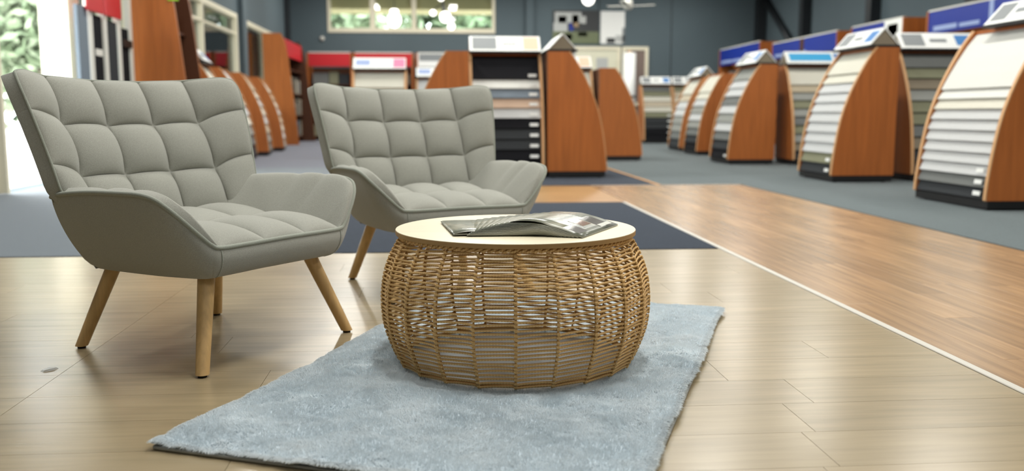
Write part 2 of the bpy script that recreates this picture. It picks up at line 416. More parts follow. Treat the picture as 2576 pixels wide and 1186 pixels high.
# ------------------------------------------------------------------ ceiling lamps (strip fittings, above the frame)
for ix, x in enumerate((-2.0, .6, 3.3, 6.2)):
    for iy, y in enumerate((-2.5, 2.6, 6.4, 10.4, 14.4, 18.4, 22.6)):
        t = tag(empty('strip_light', (x, y, CEIL - .35)), 'white fluorescent strip light hung under the ceiling', 'light', 'strip lights under the ceiling')
        link('housing', box_me(-.12, .12, -.75, .75, .03, .10, .01), M['fan'], t)
        for s in (-.05, .05): link('tube', tube_me([(s, -.7, .015), (s, .7, .015)], .014, 8), M['tube'], t)
        for s in (-.5, .5): link('hanger', tube_me([(0, s, .10), (0, s, .35)], .005, 5), M['steel'], t)
        L = bpy.data.lights.new('strip_glow', 'AREA'); L.shape = 'RECTANGLE'; L.size = .24; L.size_y = 1.4; L.energy = LAMP_W * (.5, 1.35, 1.3, 1.15, 1.15, 1.25, 1.45)[iy] * (.6 if ix == 0 and iy < 2 else 1); L.color = (1, .985, .925)
        lo = bpy.data.objects.new('strip_glow', L); COL.objects.link(lo); lo.parent = t; lo.location = (0, 0, -.02)

# ------------------------------------------------------------------ armchairs  (local x = forward, y = across, z = up)
def cells(bounds, n):
    """sample positions dense near seams: returns (param, local a in cell, cell index)"""
    out = []
    for i in range(len(bounds) - 1):
        for k in range(n):
            a = (1 - math.cos(math.pi * k / n)) / 2
            out.append((bounds[i] + (bounds[i + 1] - bounds[i]) * a, a, i))
    out.append((bounds[-1], 1.0, len(bounds) - 2))
    return out
def puffq(a): return max(0., 1 - abs(2 * a - 1) ** 2.2)

def lerp(a, b, t): return np.asarray(a, float) * (1 - t) + np.asarray(b, float) * t

BB = [(-.165, -.352, .375), (-.198, -.249, .375), (-.222, -.083, .375), (-.222, .083, .375), (-.198, .249, .375), (-.165, .352, .375)]
BT = [(-.312, -.408, .828), (-.408, -.251, .808), (-.424, -.085, .800), (-.424, .085, .800), (-.408, .251, .808), (-.312, .408, .828)]
def back_base(s, v):
    """s in 0..5 across, v in 0..1 up"""
    i = min(int(s), 4); t = s - i
    b = lerp(BB[i], BB[i + 1], t); tp = lerp(BT[i], BT[i + 1], t)
    p = lerp(b, tp, v)
    p[0] += .014 * math.sin(math.pi * min(max(v, 0), 1))
    # wing corners round off towards the tip
    e = abs(s - 2.5) - 1.5
    if e > 0 and v < .24: p[1] *= 1 - .26 * e * ((.24 - v) / .24) ** 1.2
    if e > 0 and v > .8:
        k = (v - .8) / .2; q = (max(0, e - .55) / .45) ** 2 * k ** 3
        p[2] -= .014 * q; p[0] -= .009 * q; p[1] -= math.copysign(.014, s - 2.5) * q
    return p
def back_off(s):
    w_ = min(1, max(0, abs(s - 2.5) - 1.2) / 1.0)
    return lerp((-.058, 0, -.024), (-.034, math.copysign(.020, s - 2.5), -.012), w_)

def build_armchair():
    root = empty('armchair')
    fab = M['fabric']
    # --- backrest
    sb = cells([0, 1, 2, 3, 4, 5], 14); vb = cells([0, .33, .68, 1.0], 14)
    nu, nv = len(sb), len(vb); P = np.zeros((nu, nv, 3)); Q = np.zeros((nu, nv, 3))
    for i, (s, a, ci) in enumerate(sb):
        for j, (v, b_, cj) in enumerate(vb):
            e = max(0, abs(s - 2.5) - 1.5)                      # seams climb outwards across the wings
            v = v + .26 * (1 - (1 - e) ** 2) * v * (1 - v) * (1.5 - .5 * v) if e else v
            p = back_base(s, v)
            ds = back_base(min(s + .02, 5), v) - back_base(max(s - .02, 0), v); dv = back_base(s, min(v + .02, 1)) - back_base(s, max(v - .02, 0))
            n = np.cross(ds, dv); n /= np.linalg.norm(n) + 1e-9
            if n[0] < 0: n = -n
            h = .036 if 0 < ci < 4 else .026
            pf = h * (puffq(a) * puffq(b_)) ** .55
            # buttons pulled in at seam crossings
            d2 = min((s - ks) ** 2 * .03 + (v - kv) ** 2 * .19 for ks in (1, 2, 3, 4) for kv in (.33, .68))
            P[i, j] = p + n * (pf - .010 * math.exp(-d2 / .0012))
            of = back_off(s); of[1] *= min(1, v / .3); Q[i, j] = p + of
    fs = []
    def idx(i, j, q): return (i * nv + j) + (nu * nv if q else 0)
    for i in range(nu - 1):
        for j in range(nv - 1):
            fs.append((idx(i, j, 0), idx(i + 1, j, 0), idx(i + 1, j + 1, 0), idx(i, j + 1, 0)))
            fs.append((idx(i, j, 1), idx(i, j + 1, 1), idx(i + 1, j + 1, 1), idx(i + 1, j, 1)))
    loop = [(i, 0) for i in range(nu)] + [(nu - 1, j) for j in range(1, nv)] + [(i, nv - 1) for i in range(nu - 2, -1, -1)] + [(0, j) for j in range(nv - 2, 0, -1)]
    for (a, b_) in zip(loop, loop[1:] + loop[:1]): fs.append((idx(*a, 0), idx(*a, 1), idx(*b_, 1), idx(*b_, 0)))
    me = mesh(np.concatenate([P.reshape(-1, 3), Q.reshape(-1, 3)]), fs, True)
    bm = bmesh.new(); bm.from_mesh(me); bmesh.ops.recalc_face_normals(bm, faces=bm.faces)
    bm.to_mesh(me); bm.free(); me.set_sharp_from_angle(angle=R(60))
    back = link('backrest', me, fab, root)
    # piping along both wings and over the top
    pts = [back_base(0, v) for v in np.linspace(.12, 1, 26)] + [back_base(s, 1) for s in np.linspace(.06, 4.94, 60)] + [back_base(5, v) for v in np.linspace(1, .12, 26)]
    pp = tag(link('piping', tube_me(np.array(pts) + np.array((.000, 0, 0)), .0042, 8), M['fabric2'], back), None)
    # --- rear panel below the backrest
    SS = np.linspace(0, 5, 31); VV = np.linspace(0, 1, 11); G = np.zeros((31, 11, 3))
    for i, s in enumerate(SS):
        y = (s - 2.5) / 2.5
        of = back_off(s); of[1] *= .75; top = back_base(s, .30) + of * 1.04
        bot = np.array((-.236 - .012 * (1 - y * y), .240 * y, .243))
        for j, v in enumerate(VV):
            p = lerp(bot, top, v); p[0] -= .014 * math.sin(math.pi * v); G[i, j] = p
    link('back_panel', grid_me(G), fab, root)
    # --- outer shell: arm sides and front apron, T = piped upper edge, O = lower edge
    T = [(-.252, .356, .463), (-.204, .366, .474), (-.06, .382, .487), (.09, .389, .491), (.17, .389, .490), (.218, .384, .480), (.246, .366, .456),
         (.264, .335, .422), (.277, .296, .382), (.285, .264, .353), (.290, .238, .343), (.296, .15, .343), (.300, 0, .345)]
    O = [(-.238, .245, .243), (-.17, .252, .244), (-.05, .258, .246), (.07, .260, .248), (.13, .259, .250), (.17, .257, .251), (.205, .254, .252),
         (.228, .250, .253), (.243, .245, .254), (.250, .238, .255), (.255, .228, .256), (.262, .14, .258), (.265, 0, .260)]
    full = lambda c: c + [(x, -y, z) for x, y, z in c[-2::-1]]
    NT = 150
    Tp = catmull(full(T), NT); Op = catmull(full(O), NT)
    nv = 14; G = np.zeros((NT, nv, 3))
    for i in range(NT):
        d = Op[i] - Tp[i]; tan = Tp[min(i + 1, NT - 1)] - Tp[max(i - 1, 0)]
        n = np.cross(d, tan); n /= np.linalg.norm(n) + 1e-9
        c = (Tp[i] + Op[i]) / 2
        if n.dot(np.array((c[0], c[1], 0))) < 0: n = -n
        n[2] *= .3
        for j in range(nv):
            t = j / (nv - 1)
            p = Tp[i] + d * t + n * (.020 * math.sin(math.pi * t) ** .8)
            if t > .85: p[:2] *= 1 - .05 * ((t - .85) / .15) ** 2
            G[i, j] = p
    sh = link('shell', grid_me(G), fab, root)
    link('piping', tube_me(Tp + np.array((0, 0, .001)), .0064, 8), M['fabric2'], sh)
    # corner seams at the front of the shell
    for side in (0, 1):
        k = int(np.argmin(np.abs(Tp[:, 1] - (.238 if side else -.238)) + 10 * (Tp[:, 0] < .2)))
        link('corner_seam', tube_me(G[k] * np.array((1.002, 1.002, 1)), .0016, 5), M['fabric2'], sh)
    # underside
    ring = [tuple(v) for v in G[:, -1]]
    link('base_board', mesh(ring + [(x, y, z + .03) for x, y, z in ring], [tuple(range(NT)), tuple(range(2 * NT - 1, NT - 1, -1))] + [(i, i + NT, (i + 1) % NT + NT, (i + 1) % NT) for i in range(NT)]), M['lining'], root)
    # --- inner arm pads
    for sg in (1, -1):
        I = [(-.215, .225, .385), (-.16, .232, .378), (-.05, .238, .370), (.07, .240, .365), (.13, .240, .362), (.17, .239, .358), (.205, .238, .354), (.232, .238, .350), (.255, .238, .347), (.272, .238, .345), (.284, .236, .343)]
        Tt = T[:11]
        n_ = 70
        tt = catmull(Tt, n_); ii = catmull(I, n_); nv2 = 22; G2 = np.zeros((n_, nv2, 3))
        bnds = [-.35, .015, .125, .30]
        for i in range(n_):
            f_ = tt[i][0]; ci = max(0, min(2, sum(f_ > b_ for b_ in bnds[1:-1]))); a = (f_ - bnds[ci]) / (bnds[ci + 1] - bnds[ci])
            fade = min(1, (n_ - 1 - i) / 22)
            d = ii[i] - tt[i]; tan = tt[min(i + 1, n_ - 1)] - tt[max(i - 1, 0)]
            n = np.cross(d, tan); n /= np.linalg.norm(n) + 1e-9
            if n[2] < 0 and abs(n[2]) > .2 or n[1] > 0 and abs(n[2]) <= .2: n = -n
            for j in range(nv2):
                t = j / (nv2 - 1)
                prof = math.sin(math.pi * t ** .42) ** .7
                h = (.020 + .011 * puffq(a) ** .5) * prof * (fade ** .7)
                G2[i, j] = tt[i] + d * t + n * h
        G2[:, :, 1] *= sg
        link('arm_pad', grid_me(G2), fab, root)
    # --- seat cushion
    sb = cells([-1, -.34, .34, 1], 14); vb = cells([0, .5, 1.0], 16); P = np.zeros((len(sb), len(vb), 3))
    for i, (s, a, ci) in enumerate(sb):
        for j, (v, b_, cj) in enumerate(vb):
            xf = .296 - .004 * s * s
            x = -.24 + (xf + .24) * v
            y = s * (.246 - .006 * v)
            z = .372 + (.345 - .372) * v
            edge = max(0, 1 - abs(2 * v - 1) ** 6) * max(0, 1 - abs(s) ** 6)
            P[i, j] = (x, y, z + .016 * edge ** .7 + .030 * (puffq(a) * puffq(b_)) ** .55)
    link('seat', grid_me(P), fab, root)
    # --- legs
    for (tx, ty, fx, fy) in ((.185, .195, .262, .294), (.185, -.195, .262, -.294), (-.200, .185, -.296, .261), (-.200, -.185, -.296, -.261)):
        zs = np.linspace(.285, .007, 7); pts = [(tx + (fx - tx) * (.285 - z) / .278, ty + (fy - ty) * (.285 - z) / .278, z) for z in zs]
        n = 20; rr = np.linspace(.0245, .0185, 7); a = np.linspace(0, 2 * math.pi, n, endpoint=False)
        V = np.array([[(p[0] + r * math.cos(t), p[1] + r * math.sin(t), p[2]) for t in a] for p, r in zip(pts, rr)])
        fs = [(i * n + j, (i + 1) * n + j, (i + 1) * n + (j + 1) % n, i * n + (j + 1) % n) for i in range(6) for j in range(n)]
        fs += [tuple(range(n)), tuple(6 * n + j for j in range(n))[::-1]]
        V = V.reshape(-1, 3); org = np.array(pts[-1])
        me = mesh(V - org, fs, True); me.set_sharp_from_angle(angle=R(50))
        lg = link('leg', me, M['legwood'], root, tuple(org))
        link('foot_glide', tube_me([(0, 0, .002), (0, 0, -.007)], .012, 12), M['rubber'], lg)
    return root
ch1 = build_armchair(); ch1.location = (-.678, 2.824, 0); ch1.rotation_euler = (0, 0, R(-34.75))
tag(ch1, 'sage grey tufted armchair standing nearest, left of the woven table', 'armchair', 'matching tufted armchairs')
ch2 = copy_tree(ch1); ch2.location = (-.005, 3.703, 0); ch2.rotation_euler = (0, 0, R(-66.5))
tag(ch2, 'sage grey tufted armchair further back, directly behind the woven table', 'armchair', 'matching tufted armchairs')

# ------------------------------------------------------------------ woven drum table
TX, TY, TB, TH = .216, 2.51, .020, .365
tbl = tag(empty('coffee_table', (TX, TY, TB)), 'round woven cord drum table with pale birch top on the blue rug', 'coffee table')
PROF = catmull([(0, .321), (.12, .340), (.3, .360), (.5, .366), (.7, .359), (.86, .341), (1.0, .315)], 101)
def drum_r(z): return float(np.interp(z / .345, PROF[:, 0], PROF[:, 1]))
NS = 22; NR = 31; CR = .0031
rng = random.Random(3)
ph0 = .06
stake_dz = [[rng.uniform(-.0016, .0016) for _ in range(NS)] for _ in range(NR)]
for k in range(NS):
    th = 2 * math.pi * k / NS + ph0
    pts = [((drum_r(z) - .001) * math.cos(th), (drum_r(z) - .001) * math.sin(th), z) for z in np.linspace(.0, .342, 24)]
    link('stake', tube_me(pts, .0026, 6), M['cord'], tbl)
step = .340 / NR
for i in range(NR):
    z0 = .006 + i * step
    mes = []
    # the cord runs from stake to stake; each bay starts a little low and ends a little high, then wraps the stake
    for k in range(NS):
        t0 = 2 * math.pi * k / NS + ph0; t1 = 2 * math.pi * (k + 1) / NS + ph0
        za = z0 - .0022 + stake_dz[i][k]; zb = z0 + .0022 + stake_dz[i][(k + 1) % NS]
        sag = rng.uniform(-.0016, .0016)
        pts = []
        for u in np.linspace(-.03, 1.03, 8):
            th = t0 + (t1 - t0) * u; z = za + (zb - za) * min(max(u, 0), 1) + sag * math.sin(math.pi * min(max(u, 0), 1))
            # straight chord between stakes, proud of the stake at both ends
            r = drum_r(z) * math.cos(math.pi / NS) / math.cos((th - (t0 + t1) / 2)) if 0 <= u <= 1 else drum_r(z)
            r += .0045 * abs(2 * u - 1) ** 4
            pts.append((r * math.cos(th), r * math.sin(th), z))
        mes.append(tube_me(pts, CR, 6, uvlen=.012))
        # the wrap over the stake, joining this bay's high end to the next bay's low end
        zn = z0 - .0022 + stake_dz[i][(k + 1) % NS]
        pts = []
        for u in np.linspace(0, 1, 6):
            th = t1 + (u - .5) * .030; z = zb + (zn - zb) * u + .0
            r = drum_r(z) + .0040 + .0016 * math.sin(math.pi * u)
            pts.append((r * math.cos(th), r * math.sin(th), z))
        mes.append(tube_me(pts, CR * 1.0, 6, uvlen=.012))
    link('woven_cord', join_me(mes), M['cord'], tbl)
# plaited rim under the top
mes = []
for ph in (0, math.pi):
    a = np.linspace(0, 2 * math.pi, 660, endpoint=False)
    tw = a * 55 + ph
    r = .3175 + .0035 * np.cos(tw); z = .3475 + .0035 * np.sin(tw)
    mes.append(tube_me(np.stack([r * np.cos(a), r * np.sin(a), z], 1), .0042, 6, closed=True, uvlen=.012))
link('plaited_rim', join_me(mes), M['cord'], tbl)
def disc_me(r, z0, z1, n=128, bev=.0012):
    bm = bmesh.new(); bmesh.ops.create_cone(bm, cap_ends=True, segments=n, radius1=r, radius2=r, depth=z1 - z0, matrix=Matrix.Translation((0, 0, (z0 + z1) / 2)))
    return bm_mesh(bm)
RT = .331
link('edge_band', disc_me(RT, .353, .3635), M['edge'], tbl)
link('tabletop', disc_me(RT - .0008, .3635, TH), M['top'], tbl)
link('base_ring', tube_me([(.314 * math.cos(a), .314 * math.sin(a), .006) for a in np.linspace(0, 2 * math.pi, 64, endpoint=False)], .005, 6, closed=True), M['cord'], tbl)

# ------------------------------------------------------------------ brochures fanned on the table
ZT = TB + TH
NB = 13
ORD = ['first', 'second', 'third', 'fourth', 'fifth', 'sixth', 'seventh', 'eighth', 'ninth', 'tenth', 'eleventh', 'twelfth', 'thirteenth']
def brochure(i, x, y, rz, zs, zf, gap, label):
    """x,y = near left corner (spine), local x across to the fore edge, local y along the spine"""
    root = tag(empty('brochure', (x, y, ZT), rz), label, 'brochure', 'brochures fanned out on the drum table')
    Wd, Ln = .205, .295
    def low(u):   # lower sheet height over the table along u = 0 (spine) .. 1 (fore edge)
        d_ = (1 - u) * Wd * .30; k = zs + .004
        return min(zs, d_ / (1 + (d_ / k) ** 4) ** .25) + zf
    def lens(u, v):
        return gap * (math.sin(math.pi * min(u / .55, 1)) ** .8) * (1 - .85 * v)
    us = [0, .01, .03, .07, .13, .2, .28, .37, .46, .55, .7, .85, 1.0]; vs = [0, .25, .5, .75, 1.0]
    path = [(u, 1) for u in us[::-1]] + [(u, 0) for u in us[1:]]
    G = np.zeros((len(path), len(vs), 3))
    for a, (u, up) in enumerate(path):
        for b_, v in enumerate(vs):
            z = low(u) + .0010 + (lens(u, v) + .0022 * min(1, u * 30) if up else 0)
            G[a, b_] = (u * Wd, v * Ln, z)
    me = grid_me(G); me.flip_normals(); o = link('cover', me, M['cover'], root)
    sm = o.modifiers.new('thickness', 'SOLIDIFY'); sm.thickness = .0007; sm.offset = 0; me.materials.append(M['pages']); sm.material_offset = 1; sm.material_offset_rim = 1
    # pages between the two covers, lying on the lower sheet
    bm_v = []; 
    up_ = us[2:]
    G2 = np.zeros((len(up_), len(vs), 3)); G3 = G2.copy()
    for a, u in enumerate(up_):
        for b_, v in enumerate(vs):
            G2[a, b_] = (u * Wd * .992, .002 + v * (Ln - .004), low(u) + .0015); G3[a, b_] = (u * Wd * .992, .002 + v * (Ln - .004), low(u) + .0026)
    n1, n2 = G2.shape[:2]; V = np.concatenate([G2.reshape(-1, 3), G3.reshape(-1, 3)]); N0 = n1 * n2; fs = []
    for a in range(n1 - 1):
        for b_ in range(n2 - 1):
            q = (a * n2 + b_, (a + 1) * n2 + b_, (a + 1) * n2 + b_ + 1, a * n2 + b_ + 1); fs += [q[::-1], tuple(k + N0 for k in q)]
    lp = [a * n2 for a in range(n1)] + [(n1 - 1) * n2 + b_ for b_ in range(1, n2)] + [a * n2 + n2 - 1 for a in range(n1 - 2, -1, -1)] + [b_ for b_ in range(n2 - 2, 0, -1)]
    for p, q in zip(lp, lp[1:] + lp[:1]): fs.append((p, q, q + N0, p + N0))
    link('pages', mesh(V, fs), M['pages'], root)
    return root, low, lens, Wd, Ln
def print_patch(root, fn, u0, u1, v0, v1, Wd, Ln, m, name='print_panel'):
    low, lens = fn; us = np.linspace(u0, u1, 6); vs = np.linspace(v0, v1, 4); G = np.zeros((6, 4, 3))
    for a, u in enumerate(us):
        for b_, v in enumerate(vs): G[a, b_] = (u * Wd, v * Ln, low(u) + .0010 + lens(u, v) + .0022 + .0006)
    link(name, grid_me(G), m, root)
labels = ['lowest brochure of the fan, lying apart at the left end']
for i in range(NB):
    if i == 0:
        r_, lo, le, Wd, Ln = brochure(0, .040, 2.335, R(6), .003, .0005, .006, labels[0])
        for q in range(5): print_patch(r_, (lo, le), .16 + q * .12, .25 + q * .12, .22, .25, Wd, Ln, M['pages'], 'title_print')
        for q in range(3): print_patch(r_, (lo, le), .20 + q * .2, .36 + q * .2, .13, .145, Wd, Ln, M['pages'], 'title_print')
        continue
    t = (i - 1) / (NB - 2)
    x = .075 + (.186 - .075) * t ** 1.5; yv = 2.325 + .045 * t; rz = R(0 - 29 * t)
    lab = 'topmost brochure of the fan, glossy cover with printed interior photo' if i == NB - 1 else ORD[i] + ' brochure up from the tabletop in the fanned stack'
    r_, lo, le, Wd, Ln = brochure(i, x, yv, rz,   .0023 * i, .0006, .0022 if i < NB - 1 else .007, lab)
    if i == NB - 1:
        print_patch(r_, (lo, le), .58, .80, .40, .62, Wd, Ln, M['brown']); print_patch(r_, (lo, le), .60, .92, .64, .90, Wd, Ln, M['printdark'])
        print_patch(r_, (lo, le), .70, .92, .08, .30, Wd, Ln, M['printdark']); print_patch(r_, (lo, le), .86, .93, .66, .96, Wd, Ln, M['pages'])

# ------------------------------------------------------------------ rug
rug = tag(empty('shag_rug', (-.600, 1.894, 0), 0), 'pale blue grey faux fur rug under the woven drum table', 'rug')
ang = math.atan2(-.381, .925); rug.rotation_euler = (0, 0, ang)   # local x across (1.02 m), local y along (1.72 m)
RW, RL = 1.02, 1.72
def vnoise(seed, n=64):
    rs = np.random.RandomState(seed); g = rs.rand(n, n)
    def f(x, y):
        xi = np.floor(x).astype(int); yi = np.floor(y).astype(int); fx = x - xi; fy = y - yi
        fx = fx * fx * (3 - 2 * fx); fy = fy * fy * (3 - 2 * fy)
        a = g[xi % n, yi % n]; b_ = g[(xi + 1) % n, yi % n]; c = g[xi % n, (yi + 1) % n]; d_ = g[(xi + 1) % n, (yi + 1) % n]
        return (a * (1 - fx) + b_ * fx) * (1 - fy) + (c * (1 - fx) + d_ * fx) * fy
    return f
n1, n2, n3, n4, n5 = [vnoise(s) for s in (1, 2, 3, 4, 5)]
ddx, ddy = (TX + .600), (TY - 1.894)
tcx = ddx * math.cos(ang) + ddy * math.sin(ang); tcy = -ddx * math.sin(ang) + ddy * math.cos(ang)
def rug_h(x, y):
    h = .0150 + .015 * (n1(x * 7, y * 7) - .5) + .010 * (n2(x * 17 + 3, y * 17) - .5) + .006 * (n3(x * 42, y * 42) - .5)
    e = np.minimum.reduce([x + .004, RW - x + .004, y + .004, RL - y + .004]); e = np.clip(e / .05, 0, 1)
    h = h * (.45 + .55 * np.sqrt(e))
    rr = np.hypot(x - tcx, y - tcy); k = np.clip((.40 - rr) / .05, 0, 1)
    return h * (1 - k) + .006 * k
gx, gy = 150, 250
X, Y = np.meshgrid(np.linspace(0, RW, gx), np.linspace(0, RL, gy), indexing='ij')
ex = .012 * (n2(X * 0 + 9, Y * 9) - .5) + .006 * (n3(X * 0 + 4, Y * 40) - .5); ey = .012 * (n1(X * 9, Y * 0 + 7) - .5) + .006 * (n4(X * 40, Y * 0 + 3) - .5)
wx = np.abs(X / RW * 2 - 1) ** 6 * np.sign(X / RW - .5); wy = np.abs(Y / RL * 2 - 1) ** 6 * np.sign(Y / RL - .5)
PX = X + ex * wx; PY = Y + ey * wy
G = np.stack([PX, PY, rug_h(X, Y) + .006], 2)
link('pile_base', grid_me(G), M['rug'], rug)
# backing with a stitched edge
ring = [(0, 0), (RW, 0), (RW, RL), (0, RL)]
link('backing', box_me(.003, RW - .003, .003, RL - .003, .0005, .008, .003), M['rugback'], rug)
rim = [(.004 + (RW - .008) * t, .002) for t in np.linspace(0, 1, 12)] + [(RW - .002, .004 + (RL - .008) * t) for t in np.linspace(0, 1, 18)] + [(RW - .004 - (RW - .008) * t, RL - .002) for t in np.linspace(0, 1, 12)] + [(.002, RL - .004 - (RL - .008) * t) for t in np.linspace(0, 1, 18)]
link('edge_binding', tube_me([(x, y, .005) for x, y in rim], .0045, 6, closed=True), M['rugback'], rug)
# the fur itself: tapered bent fibres, combed by noise
def fur(n):
    rs = np.random.RandomState(11)
    x = rs.rand(n) * RW; y = rs.rand(n) * RL
    ne = n // 7                                     # extra fibres round the rim
    side = rs.randint(0, 4, ne); t = rs.rand(ne); o = rs.rand(ne) * .012
    ex_ = np.where(side == 0, o, np.where(side == 1, RW - o, t * RW)); ey_ = np.where(side == 2, o, np.where(side == 3, RL - o, t * RL))
    x = np.concatenate([x, ex_]); y = np.concatenate([y, ey_]); n = len(x)
    keep = np.hypot(x - tcx, y - tcy) > .315; x = x[keep]; y = y[keep]; n = len(x)
    wx = np.abs(x / RW * 2 - 1) ** 6 * np.sign(x / RW - .5); wy = np.abs(y / RL * 2 - 1) ** 6 * np.sign(y / RL - .5)
    px = x + (.012 * (n2(x * 0 + 9, y * 9) - .5) + .006 * (n3(x * 0 + 4, y * 40) - .5)) * wx; py = y + (.012 * (n1(x * 9, y * 0 + 7) - .5) + .006 * (n4(x * 40, y * 0 + 3) - .5)) * wy
    z = rug_h(x, y) + .004
    # combing direction
    cx = (n3(x * 6 + 20, y * 6) - .5) * 2 + (n4(x * 22, y * 22 + 5) - .5) * 1.6; cy = (n4(x * 6 + 11, y * 6 + 9) - .5) * 2 + (n5(x * 22 + 4, y * 22) - .5) * 1.6
    ed = .03
    kx0 = np.clip(1 - x / .05, 0, 1); kx1 = np.clip(1 - (RW - x) / .05, 0, 1); ky0 = np.clip(1 - y / .05, 0, 1); ky1 = np.clip(1 - (RL - y) / .05, 0, 1)
    cx = cx * (1 - np.maximum(kx0, kx1)) - 1.3 * kx0 + 1.3 * kx1; cy = cy * (1 - np.maximum(ky0, ky1)) - 1.3 * ky0 + 1.3 * ky1
    cx = cx * .9 + rs.randn(n) * .25; cy = cy * .9 + rs.randn(n) * .25
    ln = .008 + .004 * rs.rand(n)
    th = rs.rand(n) * math.pi * 2; wd = .0007 + .0005 * rs.rand(n)
    sx = np.cos(th) * wd; sy = np.sin(th) * wd
    h1 = .62 * ln; h2 = ln * .98; l1 = .22 * ln; l2 = .75 * ln
    V = np.zeros((n, 5, 3))
    V[:, 0] = np.stack([px - sx, py - sy, z], 1); V[:, 1] = np.stack([px + sx, py + sy, z], 1)
    mx_, my_, mz = px + cx * l1, py + cy * l1, z + h1
    V[:, 2] = np.stack([mx_ + sx * .8, my_ + sy * .8, mz], 1); V[:, 3] = np.stack([mx_ - sx * .8, my_ - sy * .8, mz], 1)
    tz = z + np.maximum(h2 - .35 * ln * (cx * cx + cy * cy), .3 * ln)
    V[:, 4] = np.stack([px + cx * l2, py + cy * l2, np.maximum(tz, .004)], 1)
    me = bpy.data.meshes.new('fur')
    me.vertices.add(n * 5); me.vertices.foreach_set('co', V.astype(np.float32).ravel())
    b = (np.arange(n) * 5)[:, None]
    li = np.concatenate([b + 0, b + 1, b + 2, b + 3, b + 3, b + 2, b + 4], 1).astype(np.int32)
    me.loops.add(n * 7); me.loops.foreach_set('vertex_index', li.ravel())
    me.polygons.add(n * 2)
    ls = np.stack([np.arange(n) * 7, np.arange(n) * 7 + 4], 1).astype(np.int32)
    me.polygons.foreach_set('loop_start', ls.ravel())
    me.polygons.foreach_set('use_smooth', np.ones(n * 2, dtype=bool))
    me.update(calc_edges=True)
    return me
fo = link('fur_pile', fur(330000), M['fur'], rug); fo['kind'] = 'stuff'

# small litter on the planks
me = mesh([(0, 0, .0), (.028, .006, .0), (.040, .022, .0), (.018, .030, .0), (-.006, .014, .0), (.004, .002, .004), (.026, .010, .005), (.034, .021, .004), (.016, .025, .006), (0, .013, .004)],
          [(4, 3, 2, 1, 0), (5, 6, 7, 8, 9), (0, 1, 6, 5), (1, 2, 7, 6), (2, 3, 8, 7), (3, 4, 9, 8), (4, 0, 5, 9)])
tag(link('paper_scrap', me, M['white'], None, (-1.075, 2.515, 0), (0, 0, R(25))), 'small torn white scrap lying on the vinyl planks', 'scrap')

# ------------------------------------------------------------------ display stands  (local x = forward, front edge at x = 0, y across)
PROFILE = [(-.65, .07), (-.65, 1.35), (-.42, 1.35), (-.34, 1.24), (-.235, 1.05), (-.15, .86), (-.085, .66), (-.04, .43), (-.01, .2), (0, .07)]
CURVE = catmull(PROFILE[2:], 60)
ARC = np.concatenate([[0], np.cumsum(np.linalg.norm(np.diff(CURVE, axis=0), axis=1))])
def at_arc(s): return np.array([np.interp(s, ARC, CURVE[:, 0]), np.interp(s, ARC, CURVE[:, 1])])
PANEL_ME = prism_me([PROFILE[0], PROFILE[1]] + [tuple(p) for p in CURVE], -.014, .014)
_in = CURVE + np.array((-.0, 0)); EDGE_ME = None
def edge_me():
    V = []; 
    for (x, z), nx_ in zip(CURVE, range(len(CURVE))):
        V += [(x - .002, -.0155, z - .002), (x + .006, -.0155, z + .005), (x + .006, .0155, z + .005), (x - .002, .0155, z - .002)]
    fs = []
    for i in range(len(CURVE) - 1):
        a = i * 4; b = a + 4
        for k in range(4): fs.append((a + k, a + (k + 1) % 4, b + (k + 1) % 4, b + k))
    fs += [(0, 1, 2, 3), tuple((len(CURVE) - 1) * 4 + k for k in (3, 2, 1, 0))]
    return mesh(V, fs)
EDGE_ME = edge_me()
CASTOR_ME = tube_me([(0, -.015, .028), (0, .015, .028)], .028, 12)
TAG_ME = box_me(-.002, .002, -.045, .045, -.016, .016)
_samp = {}
def sample_me(w, s0, s1):
    key = (round(w, 3), round(s0, 3), round(s1, 3))
    if key in _samp: return _samp[key]
    rows = []
    for q in range(5):
        t = q / 4; p = at_arc(s0 + (s1 - s0) * t); d = at_arc(s0 + (s1 - s0) * t + .02) - at_arc(s0 + (s1 - s0) * t - .02); d /= np.linalg.norm(d) + 1e-9
        n = np.array((-d[1], d[0])); n = n if n[0] > 0 else -n
        o = -.030 + .026 * t
        rows.append((p + n * o, p + n * (o - .014)))
    h = w / 2; V = []
    for a, b in rows: V += [(a[0], -h, a[1]), (a[0], h, a[1]), (b[0], h, b[1]), (b[0], -h, b[1])]
    fs = [(0, 1, 2, 3), (19, 18, 17, 16)]
    for i in range(4):
        for k in range(4): fs.append((i * 4 + k, (i + 1) * 4 + k, (i + 1) * 4 + (k + 1) % 4, i * 4 + (k + 1) % 4))
    me = mesh(V, fs); bm = bmesh.new(); bm.from_mesh(me); bmesh.ops.recalc_face_normals(bm, faces=bm.faces); bm.to_mesh(me); bm.free()
    me.materials.append(S['white']); _samp[key] = me; return me
_hdr = {}
